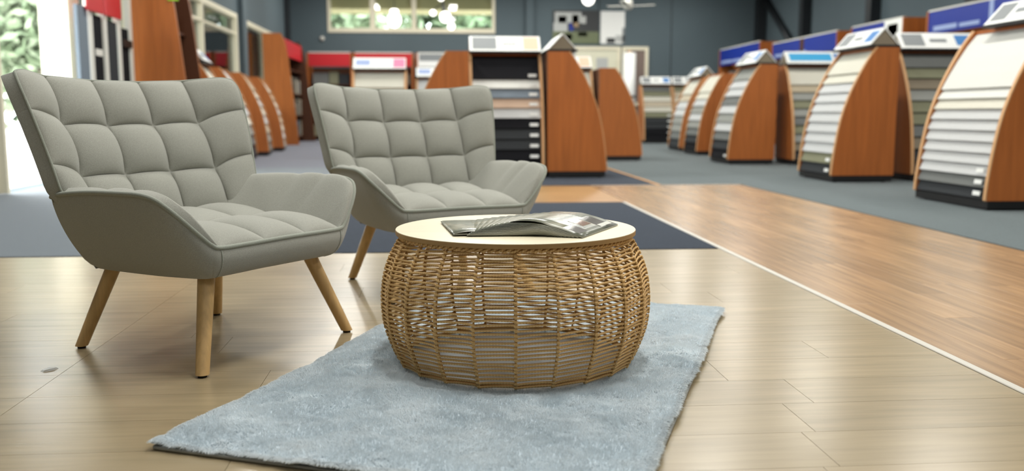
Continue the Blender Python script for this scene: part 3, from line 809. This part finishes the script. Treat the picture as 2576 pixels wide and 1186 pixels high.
def header(root, w, prints, shift=0):
    """tent shaped printed header card; prints = [(y0,y1,z0,z1,material)] in fractions of the front face"""
    sh_ = shift
    a0, a1 = np.array((-.34, 1.375)), np.array((-.49, 1.545)); h = w / 2
    th = .006
    poly = [(a0[0], a0[1]), (a1[0], a1[1]), (a1[0] - .16, a0[1]), (a1[0] - .148, a0[1]), (a1[0], a1[1] - .016), (a0[0] - .012, a0[1])]
    o = link('header_sign', prism_me(poly, -h, h), M['white'], root)
    o.location.y = sh_
    link('tent_core', prism_me([(a0[0] - .016, a0[1]), (a1[0], a1[1] - .022), (a1[0] - .144, a0[1])], -h + .012, h - .012), S['taupe'], o)
    for (f0, f1, g0, g1, m) in prints:
        n = np.array((.2, .16)); n = n / np.linalg.norm(n) * .0025
        p, q = a0 + (a1 - a0) * g0, a0 + (a1 - a0) * g1
        y0, y1 = -h + w * f0, -h + w * f1
        vs = [(p[0], y0, p[1]), (p[0], y1, p[1]), (q[0], y1, q[1]), (q[0], y0, q[1])]; vs += [(x + n[0], y, z + n[1]) for x, y, z in vs]
        link('print', mesh(vs, [(0, 3, 2, 1), (4, 5, 6, 7), (0, 1, 5, 4), (1, 2, 6, 5), (2, 3, 7, 6), (3, 0, 4, 7)]), m, o)
    link('header_tray', box_me(-.66, -.33, -h + sh_, h + sh_, 1.352, 1.374), M['black'], root)
def stand(x, y, rz, w, cols, label, prints=None, tags=(), first=.30, group='carpet sample stands', hw=.98):
    r = tag(empty('carpet_sample_stand', (x, y, .003), R(rz)), label, 'display stand', group)
    for sg in (-1, 1):
        p = link('side_panel', PANEL_ME, M['laminate'], r, (0, sg * (w / 2 - .014), 0))
        link('edging', EDGE_ME, M['lamedge'], p)
    link('base', box_me(-.635, -.015, -w / 2 + .004, w / 2 - .004, .012, .0695), M['black'], r)
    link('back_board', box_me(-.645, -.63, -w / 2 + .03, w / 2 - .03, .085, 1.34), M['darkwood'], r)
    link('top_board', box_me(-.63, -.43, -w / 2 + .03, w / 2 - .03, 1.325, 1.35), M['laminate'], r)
    for cx in (-.58, -.07):
        for cy in (-w / 2 + .08, w / 2 - .08): link('castor', CASTOR_ME, M['black'], r, (cx, cy, -.001))
    tot = ARC[-1] - .02; n = len(cols); b = [.0] + [first + (tot - first) * k / (n - 1) for k in range(n)]
    for k, c in enumerate(cols):
        s = link('carpet_sample', sample_me(w - .066, b[k], b[k + 1] + .01), S[c], r)
        if k in tags:
            p = at_arc((b[k + 1]) - .03)
            link('label_tag', TAG_ME, M['white'], s, (p[0] + .010, w / 2 - .11, p[1]), (0, R(-10), 0))
    if prints is not None: header(r, w * hw, prints, w * (.98 - hw) / 2)
    return r
PB = [(.05, .32, .15, .9, M['signgrey']), (.40, .62, .4, .6, M['signgrey']), (.74, .95, .2, .85, M['printblue'])]
PP = [(.04, .38, .12, .92, M['signgrey']), (.46, .66, .42, .52, M['signgrey']), (.76, .97, .1, .92, M['peach'])]
PK = [(.05, .32, .3, .8, M['textwhite']), (.76, .98, .12, .9, M['pink'])]
PL = [(.06, .74, .22, .82, M['ltblue']), (.78, .95, .22, .82, M['printblue'])]
# right aisle, near to far, facing the aisle
stand(3.92, 6.73, 180, 1.0, ['white', 'white', 'cream', 'light', 'light', 'light', 'light', 'light', 'light', 'grey', 'char'], 'nearest cherry carpet stand at the right edge, pale samples on it', PB, range(8, 11), .52, hw=.72)
stand(3.97, 9.37, 180, .86, ['cream', 'cream', 'light', 'light', 'light', 'light', 'light', 'light', 'light', 'olive', 'char'], 'second cherry carpet stand of the right aisle, samples in cream to silver', PB, (9, 10), .28)
stand(5.30, 9.72 - .66, -90, .86, ['grey', 'olive', 'taupe', 'mid', 'olive', 'olive', 'grey', 'taupe', 'char', 'char'], 'front facing carpet stand with grey and olive samples, right of the second aisle stand', PB, (), .20)
stand(3.95, 12.62, 180, .84, ['mid', 'light', 'light', 'grey', 'light', 'mid', 'light', 'grey', 'char', 'black'], 'third cherry carpet stand of the right aisle, grey and white samples', PB, (9,), .22)
stand(5.25, 12.05, -90, .90, ['cream', 'beige', 'mid', 'olive', 'mid', 'grey', 'olive', 'mid', 'taupe', 'char'], 'front facing carpet stand under the sky blue header sign', PL, (), .30)
stand(4.30, 15.35, 180, .84, ['cream', 'cream', 'light', 'mid', 'light', 'mid', 'grey', 'char', 'black'], 'fourth carpet stand of the right aisle, cream samples over dark ones', None, (), .34)
stand(4.45, 17.0, 180, .84, ['cream', 'sand', 'light', 'light', 'mid', 'mid', 'grey', 'char'], 'fifth and farthest carpet stand of the right aisle', PB, (), .34)
stand(5.15, 21.0, -90, .72, ['grey', 'olive', 'cream', 'sand', 'cream', 'olive', 'char', 'char', 'black', 'black'], 'left one of two far carpet stands facing us by the back wall', PB, (5, 6, 7, 8, 9), .16)
stand(5.90, 21.0, -90, .72, ['olive', 'sand', 'cream', 'sand', 'mid', 'char', 'char', 'black', 'black'], 'right one of two far carpet stands facing us by the back wall', PB, (), .16)
# centre island
stand(.765, 9.86, -90, .80, ['black', 'white', 'blue', 'blush', 'light', 'black', 'char', 'char', 'black', 'black'], 'front facing carpet stand behind the armchair, large black top sample', PP, range(0, 10), .32)
stand(1.845, 10.31, 0, .92, ['black', 'char', 'grey', 'mid', 'light', 'cream', 'beige', 'grey', 'char'], 'cherry carpet stand facing right, just right of the black sample stand', PP, (), .3)
stand(-.30, 10.31, 180, .92, ['cream', 'beige', 'sand', 'mid', 'light', 'cream', 'beige', 'grey', 'char'], 'cherry carpet stand facing left, just left of the black sample stand', None, (), .3)
stand(3.03, 13.83, 0, .92, ['blush', 'sand', 'cream', 'cream', 'sand', 'beige', 'beige', 'taupe', 'char'], 'farther cherry carpet stand facing right, behind the centre island', None, (), .3)
stand(1.95, 13.42, -90, .78, ['cream', 'cream', 'sand', 'cream', 'beige', 'light', 'mid', 'grey'], 'front facing carpet stand with cream samples, between the two centre islands', PP, (), .3)
stand(-.86, 14.0, -90, .82, ['cream', 'sand', 'cream', 'beige', 'sand', 'cream', 'mid', 'grey'], 'front facing carpet stand with cream samples under a white and pink header', PK, (), .3)
stand(.05, 17.0, -90, .84, ['light', 'sand', 'blush', 'beige', 'sand', 'cream', 'mid', 'grey'], 'front facing carpet stand with white header left of the centre island', PK, (), .3)
# left aisle
for q, (yy, xx, cl, lb) in enumerate(((11.55 + 1.15, -2.68, ['cream', 'light', 'sand', 'cream', 'light', 'mid', 'grey', 'char'], 'first cherry stand of the left row, behind the near armchair'),
        (14.05, -2.72, ['light', 'cream', 'sand', 'light', 'cream', 'mid', 'grey', 'char'], 'second cherry stand of the left row'),
        (15.75, -2.78, ['sand', 'cream', 'light', 'cream', 'light', 'sand', 'mid', 'grey'], 'third cherry stand of the left row'),
        (17.6, -2.84, ['cream', 'sand', 'cream', 'light', 'sand', 'cream', 'light', 'mid'], 'fourth and farthest cherry stand of the left row'))):
    stand(xx, yy, 6, .88, cl, lb + ', facing the aisle', PB if q < 1 else None, ())  # first stand's white header stands in for glints of light there

# ------------------------------------------------------------------ tall bays on the left
def tall_bay(x, y0, y1, label, head=None, H_=2.5, d=.72):
    r = tag(empty('tall_display_bay', (x, (y0 + y1) / 2, .003)), label, 'display bay', 'tall cherry display bays')
    pr = [(-d, .0), (-d, H_), (-.32, H_), (-.21, 2.1), (-.12, 1.3), (-.05, .6), (0, .0)]
    h = (y1 - y0) / 2
    c = [pr[0], pr[1]] + [tuple(p) for p in catmull(pr[2:], 24)]
    for sg in (-1, 1): link('side_panel', prism_me(c, sg * h - .018, sg * h + .018), M['laminate'], r)
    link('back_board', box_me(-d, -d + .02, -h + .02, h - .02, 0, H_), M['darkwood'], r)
    link('dark_inner_sheet', prism_me(c, h - .034, h - .0185), M['darkwood'], r)  # dark sheet added over the inner face of the far panel
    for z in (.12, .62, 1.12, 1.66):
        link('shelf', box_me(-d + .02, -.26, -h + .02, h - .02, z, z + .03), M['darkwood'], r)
    rs = random.Random(int(y0 * 10))
    for z in (.15, .65, 1.15):
        yy = -h + .06
        while yy < h - .16:
            t = rs.uniform(.05, .10); hh = rs.uniform(.26, .42)
            link('sample_book', box_me(-d + .06, -.30, yy, yy + t, z, z + hh, .004), S[rs.choice(['char', 'grey', 'blue', 'taupe', 'black', 'beige'])], r); yy += t + .006
    if head:
        o = link('header_sign', box_me(-.30, -.27, -h + .02, h - .02, 1.95, 2.32), head, r)
    return r
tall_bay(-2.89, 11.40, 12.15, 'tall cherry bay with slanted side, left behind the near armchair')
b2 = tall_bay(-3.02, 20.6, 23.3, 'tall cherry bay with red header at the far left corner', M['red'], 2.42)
tag(link('price_card', box_me(-.006, .006, -.06, .06, 0, .16), M['lime'], None, (-3.085, 11.375, 2.02), (0, 0, R(90))), 'lime green price card clipped to the tall cherry bay', 'card')

# flooring boards stood in the shop front, with red header cards
rk = tag(empty('flooring_board_rack', (-3.58, 10.50, .003)), 'upright rack of grey and navy flooring boards with red cards by the window', 'rack')
link('rack_base', box_me(-.18, .15, -.85, .85, 0, .10), M['black'], rk)
for y, c, z1 in ((-.70, 'blue', 1.78), (-.30, 'black', 1.72), (.16, 'char', 1.70), (.55, 'black', 1.66)): link('flooring_board', box_me(-.02, .02, y - .13, y + .13, .10, z1, .004), S[c], rk)
for y in (-.50, -.08, .36, .76): link('rack_post', box_me(-.03, .03, y - .045, y + .045, .10, 2.3, .004), M['fan'], rk)
for y in (-.42, .12): link('red_card', box_me(.04, .06, y - .24, y + .24, 1.74, 2.25, .003), M['red'], rk)
link('card_line', box_me(.061, .064, -.62, -.22, 1.94, 1.98), M['pink'], rk)
link('name_plate', box_me(.021, .026, -.40, -.20, 1.30, 1.37), M['fan'], rk)
link('bracket', box_me(-.02, .05, .40, .72, 1.45, 1.53), M['black'], rk)

# ------------------------------------------------------------------ wall racks with header signs  (local x = forward)
def wall_rack(x, y, rz, w, sign, label, words=(), d=1.0, z0=1.88, z1=2.22, divs=(), cat_='rack'):
    r = tag(empty('wall_rack', (x, y, .003), R(rz)), label, cat_, 'racks with header signs along the walls')
    h = w / 2
    for yy in (-h + .02, h - .02): link('side_panel', box_me(-d, 0, yy - .02, yy + .02, 0, z1 + .01), M['laminate'], r)
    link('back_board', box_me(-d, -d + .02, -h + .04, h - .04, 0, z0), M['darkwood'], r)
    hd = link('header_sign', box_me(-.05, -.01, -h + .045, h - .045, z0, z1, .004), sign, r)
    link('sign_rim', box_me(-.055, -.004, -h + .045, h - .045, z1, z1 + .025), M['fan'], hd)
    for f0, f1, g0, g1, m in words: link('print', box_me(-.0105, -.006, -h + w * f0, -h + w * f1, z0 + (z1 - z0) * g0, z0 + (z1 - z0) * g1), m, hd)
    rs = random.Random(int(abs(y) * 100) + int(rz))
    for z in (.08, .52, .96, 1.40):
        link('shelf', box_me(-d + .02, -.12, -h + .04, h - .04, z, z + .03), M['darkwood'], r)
        yy = -h + .12
        while yy < h - .22:
            t = rs.uniform(.24, .42); t = min(t, h - .08 - yy)
            link('sample_board', box_me(-d + .25, -.14, yy, yy + t - .015, z + .03, z + rs.uniform(.28, .38), .006), S[rs.choice(['beige', 'cream', 'sand', 'taupe', 'grey', 'mid', 'olive', 'char'])], r); yy += t
    return r
WD = [(.06, .34, .12, .30, M['textwhite']), (.36, .56, .12, .28, M['textwhite'])]
wall_rack(7.5, 12.1, 180, 3.3, M['blue'], 'nearest wall rack under a royal blue header at the right edge', [(.06, .25, .14, .34, M['textwhite']), (.27, .42, .14, .30, M['textwhite']), (.485, .515, 0, 1, M['textwhite'])])
wall_rack(7.5, 15.4, 180, 1.9, M['blue'], 'second wall rack under a blue header, behind the stands at right', [(.66, .98, 0, 1, M['white']), (.72, .9, .2, .8, M['peach'])])
wall_rack(7.5, 18.6, 180, 3.4, M['blue'], 'third wall rack under a blue header with a brown divider', WD + [(.47, .53, 0, 1, M['darkwood'])])
wall_rack(7.5, 22.6, 180, 3.1, M['blue'], 'farthest blue headed wall rack in the back right corner', WD, z0=1.93, z1=2.34)
wall_rack(-2.70, 24.0, -90, 1.14, M['red'], 'red headed wall rack in the far left corner of the back wall', (), .9)
wall_rack(-1.33, 24.0, -90, 1.52, M['red'], 'red headed back wall rack behind the cream and pink stand', (), .9)
wall_rack(.30, 24.0, -90, 1.6, M['white'], 'white headed back wall rack left of the slate column', [(.05, .9, .45, .95, M['signgrey'])], .9)

# ------------------------------------------------------------------ back wall: posters, boards
def wallboard(name, x0, x1, z0, z1, m, label, cat_, frame=None, prints=()):
    r = tag(empty(name, ((x0 + x1) / 2, YF - .005, z0)), label, cat_)
    h = (x1 - x0) / 2; H_ = z1 - z0
    link('sheet', box_me(-h, h, -.02, 0, 0, H_), m, r)
    if frame:
        for a in ((-h, -h + .09, 0, H_), (h - .09, h, 0, H_), (-h + .09, h - .09, 0, .09), (-h + .09, h - .09, H_ - .09, H_)): link('frame', box_me(a[0], a[1], -.05, -.02, a[2], a[3]), frame, r)
    for f0, f1, g0, g1, pm in prints: link('print', box_me(-h + 2 * h * f0, -h + 2 * h * f1, -.024, -.0195, H_ * g0, H_ * g1), pm, r)
    return r
pg = mat('poster_field', (104, 112, 84), .5); pd = mat('poster_dark', (52, 54, 56), .5); pskin = mat('poster_warm', (156, 132, 104), .5); plight = mat('poster_pale', (176, 178, 176), .5)
wallboard('photo_poster', 3.15, 4.41, 2.57, 3.45, pd, 'dark photo poster of seated figures above a green band', 'poster', None,
          [(0, 1, 0, .36, pg), (.02, .32, .36, .62, plight), (.05, .62, .62, .94, plight), (.12, .3, .62, .82, M['signgrey']), (.42, .56, .5, .86, pskin), (.62, .72, .6, .82, plight), (.36, .45, .38, .6, M['blue']), (.1, .42, .1, .28, pskin), (.55, .75, .22, .34, plight)])
wallboard('white_poster', 4.46, 5.12, 2.57, 3.43, M['white'], 'white poster with dark motif in its lower corner', 'poster', None, [(.25, .6, .02, .18, pd), (.62, .98, .06, .26, plight), (.9, 1, .0, .5, M['signgrey'])])
wallboard('notice_board', 3.26, 5.02, 1.0, 2.49, mat('board_cream', (214, 212, 190), .6), 'large cream notice board below the posters', 'board', M['cream'], [(.15, .3, .78, .9, plight), (.3, .42, .55, .72, M['peach']), (.62, .8, .5, .8, plight)])
wallboard('framed_board', 5.06, 5.78, .9, 2.49, mat('board_mauve', (122, 106, 98), .6), 'mauve board in cream frame right of the notice board', 'board', M['cream'])
pr_ = tag(empty('paper_roll', (5.12, 24.3, .003)), 'tall white roll standing before the framed board', 'roll')
link('roll', tube_me([(0, 0, .05), (0, 0, 2.28)], .17, 20), M['white'], pr_); link('core', tube_me([(0, 0, 0), (0, 0, 2.33)], .05, 12), M['lamedge'], pr_); link('strap', tube_me([(0, 0, 1.1), (0, 0, 1.16)], .174, 20), M['black'], pr_)

# ------------------------------------------------------------------ hanging lamps and fan
def pendant(x, y, z, r_, label, neck=True):
    o = tag(empty('pendant_lamp', (x, y, z)), label, 'lamp', 'lamps hanging in the shop')
    a = np.linspace(-math.pi / 2, math.pi / 2, 15); G = np.array([[(r_ * math.cos(t) * math.cos(p), r_ * math.cos(t) * math.sin(p), r_ * 1.12 * math.sin(t)) for t in a] for p in np.linspace(0, 2 * math.pi, 24, endpoint=False)])
    link('globe', grid_me(G, closed_u=True), M['globe'], o)
    if neck:
        G = np.array([[(rr * math.cos(p), rr * math.sin(p), zz) for rr, zz in ((r_ * .45, r_ * .98), (r_ * .62, r_ * 1.15), (r_ * .62, r_ * 1.45), (r_ * .4, r_ * 1.62), (0.01, r_ * 1.66))] for p in np.linspace(0, 2 * math.pi, 20, endpoint=False)])
        link('glass_cap', grid_me(G, closed_u=True), M['globe'], o)
    link('cord', tube_me([(0, 0, r_ * 1.6 if neck else r_ * 1.1), (0, 0, CEIL - z)], .008, 6), M['steel'], o)
pendant(-.82, 19, 2.56, .135, 'lit white pendant lamp with capped globe in front of the high window')
pendant(3.13, 19, 3.03, .13, 'lit white globe lamp above the photo poster', False)
c_ = tag(empty('chandelier', (.16, 18.6, 2.60)), 'small chandelier of lit bulbs in front of the high window', 'lamp', 'lamps hanging in the shop')
link('stem', tube_me([(0, 0, 0), (0, 0, CEIL - 2.6)], .02, 8), M['steel'], c_)
for q, (ax, az, rr) in enumerate(((-.20, .06, .06), (.04, -.02, .11), (.16, -.20, .07), (-.04, .36, .07))):
    link('arm', tube_me([(0, 0, .25), (ax * .6, -.05, .12 + az), (ax, -.08, az + .04)], .012, 6), M['steel'], c_)
    G = np.array([[(ax + rr * math.cos(t) * math.cos(p), -.08 + rr * math.cos(t) * math.sin(p), az + rr * math.sin(t)) for t in np.linspace(-math.pi / 2, math.pi / 2, 9)] for p in np.linspace(0, 2 * math.pi, 14, endpoint=False)])
    link('bulb', grid_me(G, closed_u=True), M['globe'], c_)
f_ = tag(empty('ceiling_fan', (3.96, 19, 2.86)), 'white ceiling fan with drooping blades above the white poster', 'fan')
link('motor', tube_me([(0, 0, -.05), (0, 0, 0), (0, 0, .12), (0, 0, .20)], [.06, .10, .09, .04], 14), M['fan'], f_)
link('rod', tube_me([(0, 0, .2), (0, 0, CEIL - 2.86)], .015, 8), M['fan'], f_)
for q in range(3):
    b_ = link('blade', box_me(.10, .56, -.055, .055, -.006, .006, .004), M['fan'], f_, (0, 0, .02), (R(8), R(-4), R(5 + 120 * q)))
tag(link('wall_sensor', tube_me([(0, 0, 0), (0, -.05, 0)], .06, 14), M['fan'], None, (-2.98, YF - .002, 2.66)), 'small round white sensor on the back wall left of the high window', 'sensor')

# ------------------------------------------------------------------ outside: forecourt, verandah, trees
gnd = struct(box('forecourt', -60, 60, -40, 90, -.30, -.15, mat('pale_concrete', (214, 212, 204), .9)), 'pale concrete forecourt outside the windows')
vr = struct(box('verandah_roof', -7.2, -4.05, 12.6, 26.5, 2.75, 2.9, mat('verandah_lining', (86, 84, 80), .8)), 'verandah roof outside the side windows')
for i, y in enumerate((13.0, 17.5, 22.0, 26.2)): struct(box('verandah_post', -7.1, -6.98, y - .06, y + .06, -.15, 2.75, M['cream']), 'verandah post outside the side windows')
struct(box('eave', -4.2, 9.2, YF + .22, YF + 1.5, 3.46, 4.5, mat('eave_lining', (206, 188, 148), .8)), 'tan eave outside the high window')
leafm = [mat('leaf_' + n, c, .6, .3) for n, c in (('pale', (138, 150, 124)), ('mid', (112, 128, 100)), ('dark', (54, 70, 55)))]
bark = mat('pale_bark', (150, 142, 128), .9)
def crown_me(seed, n=2600):
    rs = np.random.RandomState(seed); ctr = rs.randn(14, 3) * np.array((.95, .95, .8)); c = ctr[rs.randint(0, 14, n)] + rs.randn(n, 3) * .42
    d1 = rs.randn(n, 3); d1 /= np.linalg.norm(d1, axis=1)[:, None]; d2 = np.cross(d1, rs.randn(n, 3)); d2 /= np.linalg.norm(d2, axis=1)[:, None]
    s = .10 + .08 * rs.rand(n)[:, None]
    V = np.stack([c - d1 * s * 1.6, c + d2 * s * .6, c + d1 * s * 1.6, c - d2 * s * .6], 1).reshape(-1, 3)
    return mesh(V, [(4 * i, 4 * i + 1, 4 * i + 2, 4 * i + 3) for i in range(n)])
CR_ = [crown_me(1), crown_me(2)]
TRK = tube_me(catmull([(0, 0, 0), (.06, .02, .9), (-.04, 0, 1.8), (.05, .03, 2.8)], 14), np.linspace(.14, .06, 14), 8)
trees = [(-12.2, 30.0, 1.15, 0, 'entrance'), (-16.5, 36.0, 1.3, 0, 'entrance'), (-21, 50, 1.5, 0, 'entrance'), (-9.8, 29.0, 1.3, 1, 'side'), (-10.5, 36.0, 1.6, 2, 'side'), (-9.0, 42.0, 1.8, 2, 'side'), (-13.0, 40.0, 1.8, 2, 'side'), (-7.4, 33.0, 1.3, 2, 'side'),
         (-4.5, 35.0, 1.5, 1, 'back'), (-1.4, 33.5, 1.45, 0, 'back'), (1.4, 34.5, 1.5, 1, 'back'), (3.6, 36.0, 1.6, 0, 'back')]
TL = ['nearest pale tree seen through the open entrance', 'middle pale tree seen through the open entrance', 'farthest pale tree seen through the open entrance',
      'nearest and palest tree outside the dark side windows', 'second tree outside the dark side windows, dark leaved', 'farthest tree outside the side windows, nearest the building line', 'far tree outside the side windows, farthest from the building', 'dark tree close to the building outside the narrow side window',
      'leftmost tree behind the high back window', 'second tree from the left behind the high back window', 'third tree from the left behind the high back window', 'rightmost tree behind the high back window']
for i, (x, y, sc, lm, wh) in enumerate(trees):
    lab = TL[i]
    t = tag(empty('tree', (x, y, -.15), i * 1.3), lab, 'tree', f'trees outside the {wh} glazing'); t.scale = (sc, sc, sc)
    link('trunk', TRK, bark, t)
    c = link('crown', CR_[i % 2], leafm[lm], t, (0, 0, 2.9 if wh != 'entrance' else 3.3));
